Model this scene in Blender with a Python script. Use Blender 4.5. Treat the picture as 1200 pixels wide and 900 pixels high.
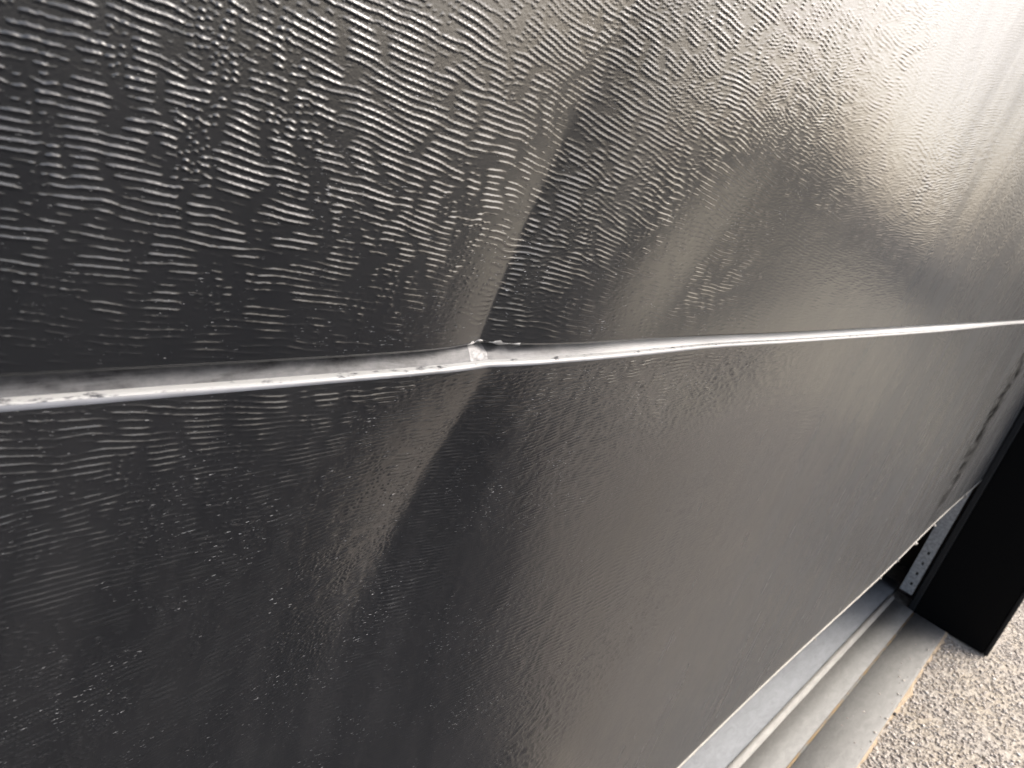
import bpy, bmesh, math, random
import numpy as np
from mathutils import Matrix, Vector

for o in list(bpy.data.objects):
    bpy.data.objects.remove(o)
S = bpy.context.scene
COL = S.collection
rng = np.random.default_rng(7)
random.seed(7)
U = 0.16            # metres from the lens to the face of the door: the working unit
ZC = 7.0 * U        # height of the lens above the ground

# ------------------------------------------------------------------ camera
cd = bpy.data.cameras.new('camera'); cam = bpy.data.objects.new('camera', cd); COL.objects.link(cam)
cd.sensor_width = 36.0; cd.lens = 27.0; cd.clip_start = 0.01; cd.clip_end = 3000
RI = Vector((0.64155585, -0.70861398, 0.2937239))
UP = Vector((0.07128398, 0.43632899, 0.89695935))
BK = Vector((-0.76375696, -0.55451171, 0.33043939))
M = Matrix(((RI.x, UP.x, BK.x, 0), (RI.y, UP.y, BK.y, -U), (RI.z, UP.z, BK.z, ZC), (0, 0, 0, 1)))
cam.matrix_world = M
cd.dof.use_dof = True; cd.dof.focus_distance = 0.32; cd.dof.aperture_fstop = 30.0
S.camera = cam

# ------------------------------------------------------------------ light
SUN_EL, SUN_AZ = math.radians(38), math.radians(-32)     # azimuth from +X towards +Y
sdir = Vector((math.cos(SUN_EL)*math.cos(SUN_AZ), math.cos(SUN_EL)*math.sin(SUN_AZ), math.sin(SUN_EL)))
W = bpy.data.worlds.new('World'); S.world = W; W.use_nodes = True
nt = W.node_tree; nt.nodes.clear()
sky = nt.nodes.new('ShaderNodeTexSky'); sky.sky_type = 'NISHITA'; sky.sun_disc = False
sky.sun_elevation = SUN_EL; sky.sun_rotation = math.atan2(sdir.x, sdir.y)
sky.air_density = .8; sky.dust_density = 4.5; sky.ozone_density = 1.0; sky.altitude = 0
bg = nt.nodes.new('ShaderNodeBackground'); bg.inputs['Strength'].default_value = 0.10
wo = nt.nodes.new('ShaderNodeOutputWorld')
hs = nt.nodes.new('ShaderNodeHueSaturation'); hs.inputs['Saturation'].default_value = .75   # thin even overcast
nt.links.new(sky.outputs[0], hs.inputs['Color']); nt.links.new(hs.outputs[0], bg.inputs[0]); nt.links.new(bg.outputs[0], wo.inputs[0])
sl = bpy.data.lights.new('sun', 'SUN'); sl.energy = .72; sl.angle = math.radians(30); sl.color = (1.0, 0.975, 0.94)
sun = bpy.data.objects.new('sun', sl); COL.objects.link(sun)
sun.rotation_euler = sdir.to_track_quat('Z', 'Y').to_euler()
S.view_settings.view_transform = 'Standard'; S.view_settings.look = 'None'
S.view_settings.exposure = 1.95; S.view_settings.gamma = 1.0
S.view_settings.use_curve_mapping = False

DZ = dict(top=1.9, seam=-.504, lip=-.543, bottom=-3.885)   # in units, from lens height
# ------------------------------------------------------------------ helpers
def tag(o, label=None, cat=None, group=None, kind=None):
    if label: o['label'] = label
    if cat: o['category'] = cat
    if group: o['group'] = group
    if kind: o['kind'] = kind
    return o
def empty(name, loc):
    o = bpy.data.objects.new(name, None); COL.objects.link(o); o.location = loc; o.empty_display_size = .05
    return o
def link(name, me, mat, parent=None, smooth=False):
    o = bpy.data.objects.new(name, me); COL.objects.link(o)
    me.materials.append(mat)
    if smooth:
        me.polygons.foreach_set('use_smooth', np.ones(len(me.polygons), bool))
    if parent:
        o.parent = parent
        o.matrix_parent_inverse = Matrix.Translation(-wloc(parent))
    return o
def wloc(p):
    v = p.location.copy()
    return v
def grid_mesh(name, X, Y, Z):
    """mesh from three (columns, rows) arrays of world coordinates"""
    nc, nr = X.shape
    co = np.stack([X, Y, Z], -1).reshape(-1, 3).astype(np.float32)
    i = np.arange(nc*nr).reshape(nc, nr)
    q = np.stack([i[:-1, :-1], i[1:, :-1], i[1:, 1:], i[:-1, 1:]], -1).reshape(-1, 4)
    me = bpy.data.meshes.new(name)
    me.vertices.add(len(co)); me.vertices.foreach_set('co', co.ravel())
    me.loops.add(q.size); me.loops.foreach_set('vertex_index', q.ravel().astype(np.int32))
    me.polygons.add(len(q))
    me.polygons.foreach_set('loop_start', (np.arange(len(q))*4).astype(np.int32))
    me.update(calc_edges=True)
    return me
def box_mesh(name, lo, hi, bevel=0.0):
    bm = bmesh.new(); bmesh.ops.create_cube(bm, size=1)
    lo, hi = Vector(lo), Vector(hi)
    for v in bm.verts:
        v.co = Vector([(lo[k]+hi[k])/2 + v.co[k]*(hi[k]-lo[k]) for k in range(3)])
    if bevel:
        bmesh.ops.bevel(bm, geom=list(bm.edges), offset=bevel, segments=2, affect='EDGES', profile=.5)
    me = bpy.data.meshes.new(name); bm.to_mesh(me); bm.free()
    return me
def extrude_mesh(name, prof, x0, x1, n=1, wob=None, caps=True):
    """profile of (y,z) points run along X"""
    xs = np.linspace(x0, x1, n+1); P = np.array(prof)
    X = np.repeat(xs[:, None], len(P), 1)
    Y = np.repeat(P[None, :, 0], n+1, 0); Z = np.repeat(P[None, :, 1], n+1, 0)
    if wob is not None:
        Y, Z = wob(X, Y, Z)
    me = grid_mesh(name, X, Y, Z)
    if caps:
        bm = bmesh.new(); bm.from_mesh(me); bm.verts.ensure_lookup_table()
        k = len(P)
        bm.faces.new([bm.verts[i] for i in range(k)])
        bm.faces.new([bm.verts[n*k+i] for i in range(k)][::-1])
        bmesh.ops.recalc_face_normals(bm, faces=bm.faces)
        bm.to_mesh(me); bm.free()
    return me

class NT:
    def __init__(s, name):
        s.m = bpy.data.materials.new(name); s.m.use_nodes = True
        s.t = s.m.node_tree; s.t.nodes.clear()
        s.out = s.n('ShaderNodeOutputMaterial'); s.b = s.n('ShaderNodeBsdfPrincipled')
        s.l(s.b.outputs[0], s.out.inputs[0])
    def n(s, ty, **kw):
        x = s.t.nodes.new(ty)
        for k, v in kw.items(): setattr(x, k, v)
        return x
    def l(s, a, b): s.t.links.new(a, b)
    def set(s, **kw):
        for k, v in kw.items():
            s.b.inputs[k.replace('_', ' ')].default_value = v
    def pos(s, scale=(1, 1, 1), rot=(0, 0, 0)):
        g = s.n('ShaderNodeNewGeometry'); mp = s.n('ShaderNodeMapping')
        mp.inputs['Scale'].default_value = scale; mp.inputs['Rotation'].default_value = rot
        s.l(g.outputs['Position'], mp.inputs['Vector']); return mp.outputs[0]
    def noise(s, vec, scale, detail=3, rough=.5, dist=0):
        x = s.n('ShaderNodeTexNoise'); x.inputs['Scale'].default_value = scale
        x.inputs['Detail'].default_value = detail; x.inputs['Roughness'].default_value = rough
        x.inputs['Distortion'].default_value = dist
        s.l(vec, x.inputs['Vector']); return x.outputs['Fac']
    def ramp(s, fac, stops):
        r = s.n('ShaderNodeValToRGB'); e = r.color_ramp.elements
        while len(e) < len(stops): e.new(.5)
        for k, (p, c) in enumerate(stops):
            e[k].position = p; e[k].color = (c, c, c, 1) if isinstance(c, (int, float)) else (*c, 1)
        s.l(fac, r.inputs[0]); return r.outputs[0]
    def mix(s, fac, a, b, mode='MIX'):
        x = s.n('ShaderNodeMix', data_type='RGBA', blend_type=mode)
        for i, v in ((0, fac), (6, a), (7, b)):
            if hasattr(v, 'is_linked'): s.l(v, x.inputs[i])
            elif isinstance(v, (int, float)): x.inputs[i].default_value = v if i == 0 else (v, v, v, 1)
            else: x.inputs[i].default_value = (*v, 1)
        return x.outputs[2]
    def math(s, op, a, b=0.0):
        x = s.n('ShaderNodeMath', operation=op)
        for i, v in ((0, a), (1, b)):
            if hasattr(v, 'is_linked'): s.l(v, x.inputs[i])
            else: x.inputs[i].default_value = v
        return x.outputs[0]
    def bump(s, h, dist, strength=1.0):
        x = s.n('ShaderNodeBump'); x.inputs['Distance'].default_value = dist
        if hasattr(strength, 'is_linked'): s.l(strength, x.inputs['Strength'])
        else: x.inputs['Strength'].default_value = strength
        s.l(h, x.inputs['Height']); 
        return x.outputs[0]

# ------------------------------------------------------------------ materials
def door_paint():
    k = NT('black_door_paint')
    p = k.pos()
    # thin film of dust and wiped streaks running down the panel
    streak = k.noise(k.pos((5, 1, .7), (0, .12, 0)), 6, 5, .6)
    cloud = k.noise(p, 4.5, 4, .55)
    film = k.ramp(k.math('MULTIPLY', streak, cloud), [(.12, 0.0), (.42, 1.0)])
    grit = k.ramp(k.noise(k.pos((420, 900, 2300), (0, .12, 0)), 1.0, 3, .6), [(.66, 0), (.71, 1)])
    patch = k.ramp(k.noise(p, 38, 3, .6), [(.44, 0), (.66, 1)])
    speck = k.math('MULTIPLY', grit, patch)
    gz = k.n('ShaderNodeNewGeometry'); sz = k.n('ShaderNodeSeparateXYZ'); k.l(gz.outputs['Position'], sz.inputs[0])
    lowp = k.math('LESS_THAN', sz.outputs[2], ZC+DZ['lip']*U)      # the lower panel has weathered duller
    base = k.mix(k.math('MULTIPLY', film, k.math('ADD', .04, k.math('MULTIPLY', lowp, .045))), (.0052, .0058, .0070), (.20, .19, .185))
    base = k.mix(k.math('MULTIPLY', speck, .7), base, (.5, .5, .5))
    k.l(base, k.b.inputs['Base Color'])
    rr = k.n('ShaderNodeMapRange'); rr.inputs['To Min'].default_value = .20; rr.inputs['To Max'].default_value = .28
    k.l(film, rr.inputs['Value']); k.l(k.math('ADD', rr.outputs[0], k.math('MULTIPLY', lowp, .015)), k.b.inputs['Roughness'])
    k.set(IOR=1.65)
    # dry dust lying on the far half of the door, thicker low down, and a dark scuff by the far edge
    g0 = k.n('ShaderNodeNewGeometry'); sx = k.n('ShaderNodeSeparateXYZ'); k.l(g0.outputs['Position'], sx.inputs[0])
    mr = k.n('ShaderNodeMapRange', interpolation_type='SMOOTHSTEP'); mr.inputs['From Min'].default_value = .22; mr.inputs['From Max'].default_value = .95
    k.l(sx.outputs[0], mr.inputs['Value'])
    dn = k.ramp(k.noise(k.pos((3, 1, 1.2), (0, .5, 0)), 5, 6, .62), [(.3, .55), (.7, 1)])
    dust = k.math('MULTIPLY', k.math('MULTIPLY', mr.outputs[0], dn), .80)
    wob = k.noise(k.pos((1, 1, 1)), 14, 4, .7)
    dxm = k.math('ABSOLUTE', k.math('ADD', k.math('SUBTRACT', sx.outputs[0], 1.98), k.math('MULTIPLY', k.math('SUBTRACT', wob, .5), .3)))
    scx = k.n('ShaderNodeMapRange', interpolation_type='SMOOTHSTEP'); scx.inputs['From Min'].default_value = .09; scx.inputs['From Max'].default_value = .03
    k.l(dxm, scx.inputs['Value'])
    scz = k.n('ShaderNodeMapRange', interpolation_type='SMOOTHSTEP'); scz.inputs['From Min'].default_value = .32; scz.inputs['From Max'].default_value = .12
    k.l(k.math('ABSOLUTE', k.math('SUBTRACT', sx.outputs[2], ZC-.36)), scz.inputs['Value'])
    scuff = k.math('MULTIPLY', k.math('MULTIPLY', scx.outputs[0], scz.outputs[0]), k.ramp(k.noise(k.pos((9, 1, 30)), 1.0, 5, .7), [(.40, 0), (.56, 1)]))
    lay = k.n('ShaderNodeBsdfDiffuse')
    k.l(k.mix(scuff, k.mix(dn, (.055, .057, .058), (.086, .086, .086)), (.006, .006, .006)), lay.inputs['Color'])
    mxs = k.n('ShaderNodeMixShader'); k.l(k.math('MAXIMUM', dust, k.math('MULTIPLY', scuff, .9)), mxs.inputs[0])
    k.l(k.b.outputs[0], mxs.inputs[1]); k.l(lay.outputs[0], mxs.inputs[2]); k.l(mxs.outputs[0], k.out.inputs[0])
    # relief too fine for the mesh: orange peel everywhere, the emboss where the mesh gets coarse
    at = k.n('ShaderNodeAttribute', attribute_name='fine')
    b1 = k.n('ShaderNodeBump'); b1.inputs['Distance'].default_value = .00003
    k.l(k.noise(p, 1400, 2, .5), b1.inputs['Height'])
    g = k.n('ShaderNodeTexNoise'); g.inputs['Scale'].default_value = 1.0; g.inputs['Detail'].default_value = 2.0
    k.l(k.pos((160, 160, 430), (0, .1, 0)), g.inputs['Vector'])
    b2 = k.n('ShaderNodeBump'); b2.inputs['Distance'].default_value = .0009
    k.l(k.math('MULTIPLY', at.outputs['Fac'], .8), b2.inputs['Strength'])
    k.l(g.outputs['Fac'], b2.inputs['Height']); k.l(b1.outputs[0], b2.inputs['Normal'])
    k.l(b2.outputs[0], k.b.inputs['Normal'])
    return k.m

def ledge_paint():
    k = NT('dusty_joint_paint')
    sm = k.noise(k.pos((26, 60, 160), (0, -.35, 0)), 1.0, 5, .62, 1.6)
    f = k.ramp(sm, [(.36, 0), (.60, 1)])
    dust = k.ramp(k.noise(k.pos((300, 300, 500)), 1.0, 4, .7), [(.35, 0), (.75, 1)])
    g = k.n('ShaderNodeNewGeometry'); sx = k.n('ShaderNodeSeparateXYZ'); k.l(g.outputs['Position'], sx.inputs[0])
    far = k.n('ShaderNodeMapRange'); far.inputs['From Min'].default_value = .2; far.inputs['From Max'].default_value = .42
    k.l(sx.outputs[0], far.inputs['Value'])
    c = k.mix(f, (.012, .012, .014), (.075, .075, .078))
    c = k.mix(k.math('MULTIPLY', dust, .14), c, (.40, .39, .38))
    c = k.mix(k.math('MULTIPLY', far.outputs[0], .85), c, (.60, .59, .57))  # pale far end: grazing sky reflection painted in along with the dust
    sc = k.math('MULTIPLY', k.math('GREATER_THAN', sx.outputs[0], .198), k.math('LESS_THAN', sx.outputs[0], .2075))   # paler patch where the ledge is pinched
    c = k.mix(k.math('MULTIPLY', sc, k.ramp(dust, [(0, .25), (.7, 1)])), c, (.32, .31, .30))
    k.l(c, k.b.inputs['Base Color']); k.set(Roughness=.48, Specular_IOR_Level=.3)
    k.l(k.bump(sm, .0004, .5), k.b.inputs['Normal'])
    return k.m

def lip_paint():
    k = NT('worn_pale_lip')
    n1 = k.noise(k.pos((140, 300, 700)), 1.0, 5, .7)
    c = k.mix(k.ramp(n1, [(.36, 0), (.46, 1)]), (.05, .05, .055), (.38, .375, .36))
    k.l(c, k.b.inputs['Base Color']); k.set(Roughness=.38)
    k.l(k.bump(n1, .0004, .5), k.b.inputs['Normal'])
    return k.m

def simple(name, col, rough=.5, metal=0.0, spec=.5, var=.25, scale=60, bump=0.0, col2=None, vec=(1, 1, 1)):
    k = NT(name)
    n = k.noise(k.pos(vec), scale, 5, .6)
    c2 = col2 or tuple(c*(1-var) for c in col)
    k.l(k.mix(k.ramp(n, [(.35, 0), (.68, 1)]), c2, col), k.b.inputs['Base Color'])
    k.set(Roughness=rough, Metallic=metal, Specular_IOR_Level=spec)
    if bump: k.l(k.bump(n, bump, 1), k.b.inputs['Normal'])
    return k.m

def plate_metal(name, tint, rust=False):
    k = NT(name)
    a = k.noise(k.pos((3, 9, 9)), 9, 6, .65, .8); b = k.noise(k.pos(), 240, 4, .7)
    c = k.mix(k.ramp(a, [(.3, 0), (.7, 1)]), tuple(t*.72 for t in tint), tint)
    c = k.mix(k.math('MULTIPLY', k.ramp(b, [(.55, 0), (.75, 1)]), .25), c, (.34, .33, .32))
    if rust:
        r = k.ramp(k.noise(k.pos((7, 30, 30)), 3, 4, .6), [(.42, 0), (.58, 1)])
        c = k.mix(r, c, (.27, .19, .10))
    k.l(c, k.b.inputs['Base Color']); k.set(Roughness=.75, Metallic=0, Specular_IOR_Level=.3)
    k.l(k.bump(a, .001, .35), k.b.inputs['Normal'])
    return k.m

PAINT = door_paint(); LEDGE = ledge_paint(); LIP = lip_paint(); LIPLOW = simple('sky_grey_lip', (.13, .135, .15), .3, var=.5, scale=40)  # LIPLOW: sky reflected in the rounded lip, put into a blue-grey colour
CORE = simple('dark_insulation_core', (.03, .028, .026), .8)
LITEDGE = simple('pale_lit_edge', (.24, .235, .225), .45, var=.35, scale=300, bump=.0004)  # pale colour carries the light caught by the upper panel's lip
FOAM = simple('pale_torn_edge', (.36, .33, .28), .6, var=.3, scale=220, bump=.0006)
POST = simple('black_post_paint', (.0016, .0016, .0017), .75, spec=.12)
TRIM = simple('charcoal_rubber_trim', (.012, .0125, .0135), .6, spec=.3)
GALV = simple('galvanised_track_steel', (.42, .42, .41), .5, 0, .5, .45, 110, .0004)
ZINC = plate_metal('zinc_plate', (.20, .208, .215))
ZINCW = plate_metal('weathered_zinc_plate', (.215, .212, .20))
RUST = plate_metal('rust_stained_joint', (.22, .215, .20), True)
RIDGE = plate_metal('highlit_ridge_metal', (.32, .31, .285))  # paler than the plates: the step corner's highlight put into the colour
CONC = simple('garage_concrete', (.20, .19, .18), .8, scale=30)
WALLM = simple('brown_plaster', (.10, .075, .06), .8, scale=25)

# ------------------------------------------------------------------ the dents and the emboss
def dent(X, Z, upper):
    """how far the sheet is pushed in, in units, at door coordinates X, Z (units)"""
    sg = lambda v, a, b: 1/(1+np.exp(-(v-a)/b))
    if upper:
        s = np.clip((Z+.5)/.75, -.1, 3)
        xc = 1.262 + .135*np.clip(s, 0, 1.6)
        A = .038*(1+1.3*np.clip(s, 0, 9))*np.exp(-np.clip(s, 0, 9)**2/.7)
        wl = .12 + .17*s; wr = .13 + .16*s
        d = X-xc
        soft = .010+.03*np.clip(s, 0, 2)
        dl = np.sqrt(d*d+soft*soft)-soft
        h = A*np.where(d < 0, np.exp(-dl/wl), np.exp(-dl/wr))
        # second, softer hollow further along
        xc2 = 2.06 + .60*(Z+.45)
        h = h + .034*np.exp(-((X-xc2)/np.where(X < xc2, .30, .75))**2)*np.exp(-((Z+.24)/np.where(Z > -.24, .50, .24))**2)
        # the whole sheet bows out a little beyond the dent
        h = h - .030*np.clip(Z+.5, 0, 3)*sg(X, 1.75, .4)
        # long shallow waves of the pressed skin
        h = h + .016*np.sin(1.35*X+2.1*Z+.6)*sg(Z, -.1, .12)*sg(X, 1.3, .25)
    else:
        s = np.clip((-.56-Z)/.8, -.1, 4)
        xc = 1.292 - .135*np.clip(s, 0, 1.3)
        A = .0115*(1+15*np.clip(s, 0, 9))*np.exp(-np.clip(s, 0, 9)**1.6/1.1)
        wl = .10 + .48*s; wr = .13 + .25*s
        d = X-xc
        soft = .014+.06*np.clip(s, 0, 2)
        dl = np.sqrt(d*d+soft*soft)-soft
        h = A*np.where(d < 0, np.exp(-dl/wl), np.exp(-dl/wr))
        h = h + .020*np.exp(-((X-2.45)/.45)**2)*np.exp(-((Z+.66)/.16)**2)
        h = h + .010*np.sin(.9*X+1.1*Z)*sg(X, 2.2, .5)
    return h

TW, TH, TS = 4096, 2048, 0.00032        # periodic tile of emboss, metres per sample
def make_tile():
    w = rng.standard_normal((TH, TW)).astype(np.float32)
    F = np.fft.rfft2(w)
    ku = np.fft.rfftfreq(TW, TS*1000)[None, :]; kv = np.fft.fftfreq(TH, TS*1000)[:, None]
    kr = np.hypot(ku, kv)+1e-6; an = np.arctan2(ku, np.abs(kv))
    filt = np.exp(-((kr-.48)/.085)**2)*(np.exp(-(an/.14)**2)+.04*np.exp(-(an/.7)**2))
    g = np.fft.irfft2(F*filt, s=(TH, TW)); g /= g.std()
    low = lambda a, f0: np.fft.irfft2(np.fft.rfft2(a)*np.exp(-(kr/f0)**2), s=(TH, TW))
    g /= np.sqrt(np.maximum(low(g*g, .07), .05))              # even ridges
    iso = np.fft.irfft2(np.fft.rfft2(rng.standard_normal((TH, TW)).astype(np.float32))*np.exp(-((kr-.58)/.14)**2)*np.exp(-(an/.85)**2), s=(TH, TW)); iso /= iso.std()
    m = low(rng.standard_normal((TH, TW)), .05); m /= m.std()
    m = np.clip(.17+.28*m, 0, .72)                            # where the grain breaks up into worms and dots
    g = g*(1-m)+iso*m; g /= g.std()
    return g.astype(np.float32)
def smooth_noise(seed, nx, ny):
    r = np.random.default_rng(seed); return r.standard_normal((ny, nx)).astype(np.float32)
def sample(a, u, v):
    """bilinear, periodic; u, v in samples"""
    h, w = a.shape
    i = np.floor(u).astype(np.int64); j = np.floor(v).astype(np.int64); fu = (u-i).astype(np.float32); fv = (v-j).astype(np.float32)
    i0 = i % w; i1 = (i+1) % w; j0 = j % h; j1 = (j+1) % h
    return (a[j0, i0]*(1-fu)+a[j0, i1]*fu)*(1-fv)+(a[j1, i0]*(1-fu)+a[j1, i1]*fu)*fv
def ss(u): return u
def lowf(seed, X, Z, lx, lz):
    a = smooth_noise(seed, 64, 64)
    def sm(t):
        i = np.floor(t); f = t-i; return i+f*f*(3-2*f)
    return sample(a, sm(X/lx+100), sm(Z/lz+100))
TILE = make_tile()
def emboss(X, Z, off):
    """ridge height 0..1 at metres X, Z along and up the door"""
    wz = .0013*lowf(11+off, X, Z, .04, .03) + .011*lowf(12+off, X, Z, .20, .10)
    wx = .004*lowf(13+off, X, Z, .05, .04)
    sc = 1.07 if off == 0 else 1.15
    tilt = .13 if off == 0 else -.03
    r = sample(TILE, (X+wx)*sc/TS+off*1300, (Z+wz+tilt*X)*sc/TS+off*700)
    amp = np.clip(.9+.28*lowf(14+off, X, Z, .09, .05), .25, 1.4)
    if off == 0:       # long bold ridges high on the panel, thin and shallow ones towards the joint
        k = 1/(1+np.exp(-((Z/U)+.30)/.07)); th, w = .74-.20*k, 1.2; amp = amp*(.62+.42*k)
    else: th, w = .46, 1.2
    r = np.clip((r-th)/w, 0, 1.3); r = r*r/(r*r+.12*r+.05)*np.minimum(1, .55+.45*r)
    return r*amp

FWD = -BK
def depth_of(X, Z):      # units, on the door face
    return X*FWD.x+FWD.y+Z*FWD.z
def columns():
    """X stations along the door: fine where the photograph is close to it, coarser along its length"""
    xs = [-.35]
    while xs[-1] < 17.3:
        x = xs[-1]
        d = max(depth_of(x, -.5), .2)
        xs.append(x+min(d*d/900/.75*1.05, .12) if x > .1 else x+.0035)
    left = np.linspace(-9, -.35, 60, endpoint=False)
    return np.concatenate([left, np.array(xs), [17.75]])
XC = columns()

def panel_rows(lo, hi, n):
    """row heights for every column: dense where seen from near"""
    m = 600
    z = np.linspace(lo, hi, m)[None, :]
    d = np.maximum(depth_of(XC[:, None], z), .25)
    px = (XC[:, None]*RI.x+RI.y+z*RI.z)/d; py = (XC[:, None]*UP.x+UP.y+z*UP.z)/d
    vis = (np.abs(py) < .56) & (depth_of(XC[:, None], z) > .2) & (np.abs(px) < .8)
    vv = vis.astype(float)
    k = np.hanning(61); k /= k.sum()
    vv = np.apply_along_axis(lambda q: np.convolve(np.pad(q, 30, mode='edge'), k, mode='valid'), 1, vv)
    wgt = (.06+vv)/d
    c = np.cumsum((wgt[:, 1:]+wgt[:, :-1])/2, 1); c = np.concatenate([np.zeros((len(XC), 1)), c], 1)
    c /= c[:, -1:]
    t = np.linspace(0, 1, n)
    return np.stack([np.interp(t, c[i], z[0]) for i in range(len(XC))])

def sheet(name, lo, hi, n, upper, parent):
    Z = panel_rows(lo, hi, n); X = np.repeat(XC[:, None], n, 1)
    h = dent(X, Z, upper)*U
    dz = np.gradient(Z, axis=1)*U; dx = np.gradient(X, axis=0)*U
    cl = lambda v: np.clip(v, 0, 1)
    lod = cl((.0013-dz)/.0006)*cl((.009-dx)/.005)
    edge = cl(np.minimum(Z-lo, hi-Z)*U/.0025)           # the press stops short of the rolled edges
    e = emboss(X*U, Z*U, 0 if upper else 5)
    sg = lambda v, a, b: 1/(1+np.exp(-(v-a)/b))
    if upper: e = e*(1+.7*sg(X, 2.0, .3)*sg(Z, -.05, .1)+1.3*np.exp(-((X-2.1)/.5)**2)*np.exp(-((Z+.2)/.25)**2))          # deeper pressing high up on the far half
    else: e = e*(1+1.6*np.exp(-((X-2.3)/.7)**2)*np.exp(-((Z+.62)/.22)**2))
    y = h - (.00030 if upper else .00031)*e*lod*edge
    me = grid_mesh(name, X*U, y, ZC+Z*U)
    at = me.attributes.new('fine', 'FLOAT', 'POINT'); at.data.foreach_set('value', (1-lod).ravel().astype(np.float32))
    return link(name, me, PAINT, parent, True)

def along(name, prof, upper, mat, parent, x0=-9, x1=17.75, zref=None, jit=None):
    """a narrow strip that follows the dented edge; prof = list of (y, z) in units"""
    xs = XC[(XC >= x0) & (XC <= x1)]
    P = np.array(prof)
    X = np.repeat(xs[:, None], len(P), 1)
    h = dent(X, np.full_like(X, zref), upper)
    Y = P[None, :, 0]+h*np.clip(1-P[None, :, 0]/.12, .25, 1); Zz = np.repeat(P[None, :, 1], len(xs), 0).astype(float)
    if jit is not None: Y, Zz = jit(X, Y, Zz)
    return link(name, grid_mesh(name, X*U, Y*U, ZC+Zz*U), mat, parent, True)

# ------------------------------------------------------------------ the garage door
door = tag(empty('sectional_garage_door', (0, 0, ZC-3.885*U)),
           'black woodgrain embossed sectional garage door, creased and dented across the joint, standing partly open', 'garage door')
def cpanel(name, me, mat):   # panels carry sub-parts, so keep their origin at the door's
    return link(name, me, mat, door)

up = sheet('door_panel', DZ['seam']+.006, DZ['top'], 470, True, door)
tag(up, 'upper black panel with a sharp upright crease running up from the joint')
low = sheet('door_panel', DZ['bottom'], DZ['lip']-.010, 540, False, door)
tag(low, 'lower black panel with a fading crease and a dusty grey far end')

def sub(o, parent):      # re-hang on a panel (panels stand at the origin)
    o.parent = parent; o.matrix_parent_inverse = Matrix.Identity(4)
    return o
def arc(cy, cz, r, a0, a1, n):
    return [(cy+r*math.cos(math.radians(a)), cz+r*math.sin(math.radians(a))) for a in np.linspace(a0, a1, n)]
zl = DZ['lip']; zs = DZ['seam']; rl = .010
lip = along('ledge_lip', [(0, zl-rl)]+arc(rl, zl-rl, rl, 172, 132, 5), False, LIPLOW, None, zref=zl)
sub(lip, low)
worn = along('worn_edge', arc(rl, zl-rl, rl+.0001, 132, 88, 4)+[(.017, zl+.0015)], False, LIP, None, zref=zl)
sub(worn, low)
def crumple(X, Y, Zz):
    n = lowf(31, X, Y*6, .05, .1)
    k = np.exp(-((X-1.33)/.13)**2)
    inner = np.clip((Y-.02)/.02, 0, 1)*np.clip((.07-Y)/.02, 0, 1)
    return Y, Zz + inner*(.007*k*n + .0012*lowf(32, X, Y*4, .12, .2))
led = along('joint_ledge', [(.0168, zl+.0012), (.021, zl+.005), (.026, zl+.0105), (.031, zl+.016), (.037, zl+.0215), (.044, zl+.0265), (.053, zl+.030), (.065, zl+.0325), (.085, zl+.034), (.16, zl+.036), (.16, zl+.1)],
            False, LEDGE, None, zref=zl, jit=crumple)
sub(led, low)
roll = along('rolled_edge', [(0, zs+.006)]+arc(.006, zs+.006, .006, 180, 270, 5)+[(.05, zs), (.12, zs)], True, PAINT, None, zref=zs)
sub(roll, up)
def ragged(X, Y, Zz):
    return Y+.001+.0015*lowf(41, X, Y*9, .03, .05), Zz+.003*lowf(42, X, Zz*9, .03, .03)
lit_lip = along('lit_edge', [(.0005, zs+.007), (-.001, zs+.004), (-.001, zs+.0005), (.004, zs-.0015), (.012, zs-.003)], True, LITEDGE, None, 1.215, 1.38, zs, ragged)  # added pale strip standing in for the lit edge of the crumpled lip
sub(lit_lip, up)
for o, lo_, hi_ in ((up, zs+.02, DZ['top']), (low, DZ['bottom']+.03, zl-.02)):
    c = link('insulation_core', box_mesh('insulation_core', (-9*U, .014, ZC+lo_*U), (17.3*U, .042, ZC+hi_*U)), CORE)
    sub(c, o)
zb = DZ['bottom']
def fray(X, Y, Zz):
    j = lowf(51, X, Zz*0, .05, 1)*.006+lowf(52, X, Zz*0, .015, 1)*.003
    w = (Zz < zb-.004)
    return Y, Zz+np.where(w, -np.abs(j), 0)
be = along('bottom_edge', [(.0, zb), (-.008, zb-.003), (-.010, zb-.010), (-.004, zb-.018), (.03, zb-.016), (.26, zb-.01)], False, FOAM, None, zref=zb, jit=fray)
sub(be, low)
def burr_mesh(seed):
    r = random.Random(seed); bm = bmesh.new(); bmesh.ops.create_icosphere(bm, subdivisions=1, radius=1)
    for v in bm.verts:
        v.co *= r.uniform(.6, 1.25)
    me = bpy.data.meshes.new('burr'); bm.to_mesh(me); bm.free(); return me
BM = [burr_mesh(k) for k in range(3)]
for m_ in BM: m_.materials.append(FOAM)
for k, (x, s) in enumerate(((4.95, .02), (7.55, .03), (9.85, .05), (10.7, .045), (11.7, .06), (12.9, .075), (15.3, .07))):
    b = bpy.data.objects.new('burr', BM[k % 3]); COL.objects.link(b)
    b.location = (x*U, -.008*U, ZC+(zb-.012)*U); b.scale = (s*U*.9, s*U*.3, s*U*.55); b.rotation_euler = (k, 0, k*.7)
    sub(b, low)

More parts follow.
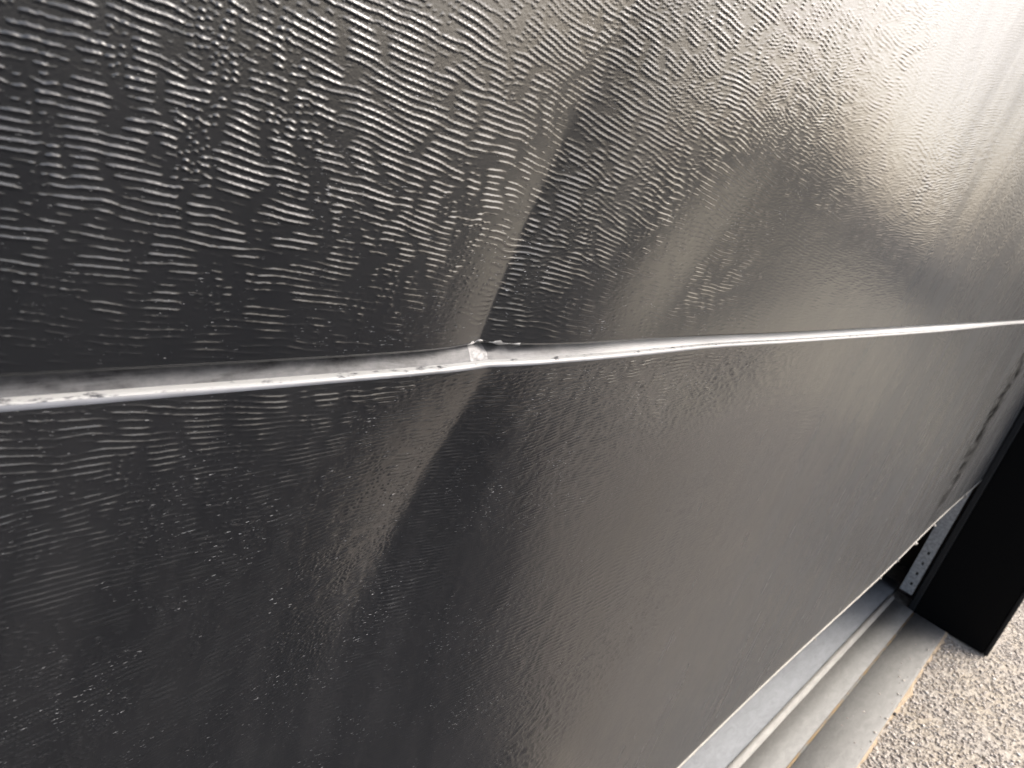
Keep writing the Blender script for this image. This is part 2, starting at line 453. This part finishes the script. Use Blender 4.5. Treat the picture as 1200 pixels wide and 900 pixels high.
# ------------------------------------------------------------------ post, track and threshold at the far side
XP = 17.0
post = tag(empty('door_post', (XP*U+.05, -.05, 0)), 'black upright post at the far end of the opening, standing on the gravel', 'door post')
def pl(name, lo, hi, mat, parent, bevel=0.0):
    o = link(name, box_mesh(name, lo, hi, bevel), mat); o.parent = parent
    o.matrix_parent_inverse = Matrix.Translation(-parent.location); return o
x0 = XP*U
pl('post_body', (x0, (-.50-1)*U, .0), (x0+.10, (.86-1)*U, 2.6), POST, post, .002)
pl('corner_trim', (x0-.003, (-.585-1)*U, .0), (x0+.10, (-.505-1)*U, 2.6), TRIM, post, .004)
pl('weather_strip', (x0-.004, (.865-1)*U, .0), (x0+.10, (1.0-1)*U-.002, 2.6), TRIM, post, .003)

def track():
    t = tag(empty('door_track', (x0+.02, .02, 0)), 'galvanised slotted vertical track behind the black post', 'door track')
    X = x0-.002; bm = bmesh.new()
    def bar(ya, yb, za, zb_):
        r = bmesh.ops.create_cube(bm, size=1)
        for v in r['verts']:
            v.co = Vector((X+.0015+v.co.x*.003, (ya+yb)/2+v.co.y*(yb-ya), (za+zb_)/2+v.co.z*(zb_-za)))
    bar(.006, .0195, .05, 1.7); bar(.0265, .046, .05, 1.7)
    for q in range(5): bar(.0195, .0265, .05+q*.04, .05+q*.04+(.03 if q < 4 else 1.49))
    me = bpy.data.meshes.new('slotted_web'); bm.to_mesh(me); bm.free()
    o = link('slotted_web', me, GALV); o.parent = t; o.matrix_parent_inverse = Matrix.Translation(-t.location)
track()

sill = tag(empty('threshold', (1.2, -.05, 0)), 'stepped grey metal threshold with rusty joint on the ground below the open door', 'threshold')
SX0, SX1 = -1.4, 16.8*U
def run(name, prof, mat, parent, x1=SX1, n=1, wob=None):
    o = link(name, extrude_mesh(name, [((y-1)*U, z*U) for y, z in prof], SX0, x1, n, wob), mat); o.parent = parent
    o.matrix_parent_inverse = Matrix.Translation(-parent.location); return o
run('outer_plate', [(.20, 0), (.20, .06), (.235, .085), (.82, .10), (.82, 0)], ZINCW, sill)
run('joint_strip', [(.822, 0), (.822, .09), (.857, .09), (.857, 0)], RUST, sill)
run('inner_plate', [(.86, 0), (.86, .105), (1.255, .115), (1.255, 0)], ZINCW, sill)
run('raised_ridge', [(1.258, 0), (1.258, .15), (1.275, .185), (1.31, .196), (1.355, .198), (1.355, 0)], RIDGE, sill, SX1-.01)
run('floor_plate', [(1.358, 0), (1.358, .19), (2.3, .19), (2.3, 0)], ZINC, sill, SX1+.12)

# ------------------------------------------------------------------ the setting
def plane(name, x0, x1, y0, y1, z, mat):
    me = bpy.data.meshes.new(name)
    me.from_pydata([(x0, y0, z), (x1, y0, z), (x1, y1, z), (x0, y1, z)], [], [(0, 1, 2, 3)])
    return link(name, me, mat)
def gravel_ground():
    k = NT('bound_gravel')
    v = k.n('ShaderNodeTexVoronoi'); v.inputs['Scale'].default_value = 95; k.l(k.pos(), v.inputs['Vector'])
    hue = k.n('ShaderNodeSeparateColor'); k.l(v.outputs['Color'], hue.inputs[0])
    c = k.mix(hue.outputs[0], (.26, .225, .19), (.46, .415, .355))
    c = k.mix(k.ramp(k.noise(k.pos(), 5, 4, .6), [(.4, 0), (.7, 1)]), c, k.mix(.5, c, (.46, .38, .26)))
    k.l(c, k.b.inputs['Base Color']); k.set(Roughness=.85)
    k.l(k.bump(k.ramp(v.outputs['Distance'], [(0, 1), (.6, 0)]), .002, 1), k.b.inputs['Normal'])
    return k.m
def asphalt():
    k = NT('added_asphalt')
    n = k.noise(k.pos(), 130, 4, .7)
    k.l(k.mix(n, (.028, .028, .03), (.05, .05, .052)), k.b.inputs['Base Color']); k.set(Roughness=.95, Specular_IOR_Level=.1)
    return k.m
ASPH = asphalt()
def slab(name, pts, z, mat):
    me = bpy.data.meshes.new(name); me.from_pydata([(x, y, z) for x, y in pts], [], [tuple(range(len(pts)))])
    return link(name, me, mat)
tag(slab('added_driveway', [(-40, -.137), (-40, -40), (60, -40), (30, -14), (3.6, -2.0), (1.95, -1.3), (.95, -.137)], .002, ASPH), kind='structure')  # unseen dark ground, added and shaped for the door to reflect
tag(slab('added_verge', [(4.6, 4), (4.6, -2.44), (13, -6.25), (13, 4)], .002, simple('added_sandy_verge', (.55, .485, .36), .9, scale=3, var=.25)), kind='structure')  # unseen sandy ground, added to give the door its warm reflections
tag(slab('added_road', [(13, -300), (60, -300), (60, 300), (13, 300)], .006, ASPH), kind='structure')  # unseen far ground, added to darken the grazing reflections in the door
tag(plane('ground', -900, 900, -900, 900, -.004, gravel_ground()), kind='structure')

def stone_mat():
    k = NT('gravel_stone')
    a = k.n('ShaderNodeAttribute', attribute_name='shade')
    c = k.ramp(a.outputs['Fac'], [(0, (.24, .20, .17)), (.3, (.40, .35, .30)), (.7, (.50, .445, .385)), (1, (.62, .59, .54))])
    k.l(c, k.b.inputs['Base Color']); k.set(Roughness=.8); return k.m
def gravel(n=34000):
    bm = bmesh.new(); bmesh.ops.create_icosphere(bm, subdivisions=1, radius=1)
    bv = np.array([v.co[:] for v in bm.verts]); bf = np.array([[v.index for v in f.verts] for f in bm.faces]); bm.free()
    x = 1.2+3.6*rng.random(n)**1.2; y = -.135-.95*rng.random(n)**1.2; ok = y > -.137-1.163*(x-.95)+.02*rng.standard_normal(n); x, y = x[ok], y[ok]; n = len(x)
    size = \
        .0028*np.exp(.30*rng.standard_normal(n))
    keep = ~((x > x0-.006) & (x < x0+.11) & (y > -.26))
    x, y, size = x[keep], y[keep], size[keep]; n = len(x)
    nl = 60                                                  # a few grains kicked up onto the outer plate
    x = np.append(x, rng.uniform(1.3, 2.68, nl)); y = np.append(y, -.125+.10*rng.random(nl)**1.7); size = np.append(size, .0022*np.exp(.35*rng.standard_normal(nl)))
    lift = np.append(np.zeros(n), np.full(nl, .0165)); n += nl
    ang = rng.random(n)*6.283; jit = 1+.16*rng.standard_normal((n, 12, 1))
    v = bv[None]*jit*np.stack([size*rng.uniform(.9, 1.6, n), size, size*rng.uniform(.25, .42, n)], -1)[:, None]
    c, s = np.cos(ang)[:, None], np.sin(ang)[:, None]
    vx = v[..., 0]*c-v[..., 1]*s+x[:, None]; vy = v[..., 0]*s+v[..., 1]*c+y[:, None]; vz = v[..., 2]+size[:, None]*.12-.0022+lift[:, None]
    co = np.stack([vx, vy, vz], -1).reshape(-1, 3).astype(np.float32)
    f = (bf[None]+12*np.arange(n)[:, None, None]).reshape(-1, 3)
    me = bpy.data.meshes.new('gravel'); me.vertices.add(len(co)); me.vertices.foreach_set('co', co.ravel())
    me.loops.add(f.size); me.loops.foreach_set('vertex_index', f.ravel().astype(np.int32))
    me.polygons.add(len(f)); me.polygons.foreach_set('loop_start', (np.arange(len(f))*3).astype(np.int32)); me.update(calc_edges=True)
    at = me.attributes.new('shade', 'FLOAT', 'POINT')
    at.data.foreach_set('value', np.repeat(np.clip(.5+.20*rng.standard_normal(n), 0, 1), 12).astype(np.float32))
    tag(link('gravel', me, stone_mat(), None, True), kind='stuff')
gravel()

# sandy dirt gathered along the outer edge of the threshold, and one dark pebble beside it
def dirt():
    xs = np.linspace(.9, SX1+.02, 240); t = np.array([0, .25, .6, 1.0])
    X = np.repeat(xs[:, None], 4, 1)
    w = .006+.004*lowf(61, X, X*0, .11, 1)+.003*lowf(62, X, X*0, .02, 1)
    Y = (.205-1)*U-np.maximum(w, .002)*t[None]
    Z = np.repeat(np.array([[.0055, .005, .003, -.003]]), len(xs), 0)+.0008*lowf(63, X, Y, .012, .006)
    k = simple('sandy_dirt', (.46, .35, .23), .9, scale=260, var=.35, bump=.002)
    tag(link('dirt', grid_mesh('dirt', X, Y, Z), k, None, True), kind='stuff')
dirt()
def pebble():
    bm = bmesh.new(); bmesh.ops.create_icosphere(bm, subdivisions=2, radius=1)
    r = random.Random(4)
    for v in bm.verts: v.co = Vector((v.co.x*.006, v.co.y*.0045, v.co.z*.0035))*r.uniform(.85, 1.12)
    me = bpy.data.meshes.new('pebble'); bm.to_mesh(me); bm.free()
    o = tag(link('pebble', me, simple('dark_stone', (.05, .047, .045), .8), None, True), 'small dark pebble lying against the outer edge of the metal threshold', 'pebble')
    o.location = PEB
PEB = (2.06, (.2-1)*U-.005, .0055)
pebble()
GX0, GX1, GY = -1.5, x0+.35, 3.0
tag(plane('garage_floor', GX0, GX1, .215, GY, .004, CONC), kind='structure')
def wall(lo, hi): tag(link('garage_wall', box_mesh('garage_wall', lo, hi), WALLM), kind='structure')
wall((GX1, .06, -.02), (GX1+.15, GY, 2.6))
wall((GX0-.15, .06, -.02), (GX0, GY, 2.6))
wall((GX0, GY, -.02), (GX1, GY+.15, 2.6))
wall((GX0-.15, .06, 2.602), (GX1+.15, GY+.15, 2.75))
wall((x0+.102, -.13, -.02), (x0+.5, .055, 2.6))
wall((GX0-.15, .06, ZC+DZ['top']*U+.004), (GX1, .2, 2.6))
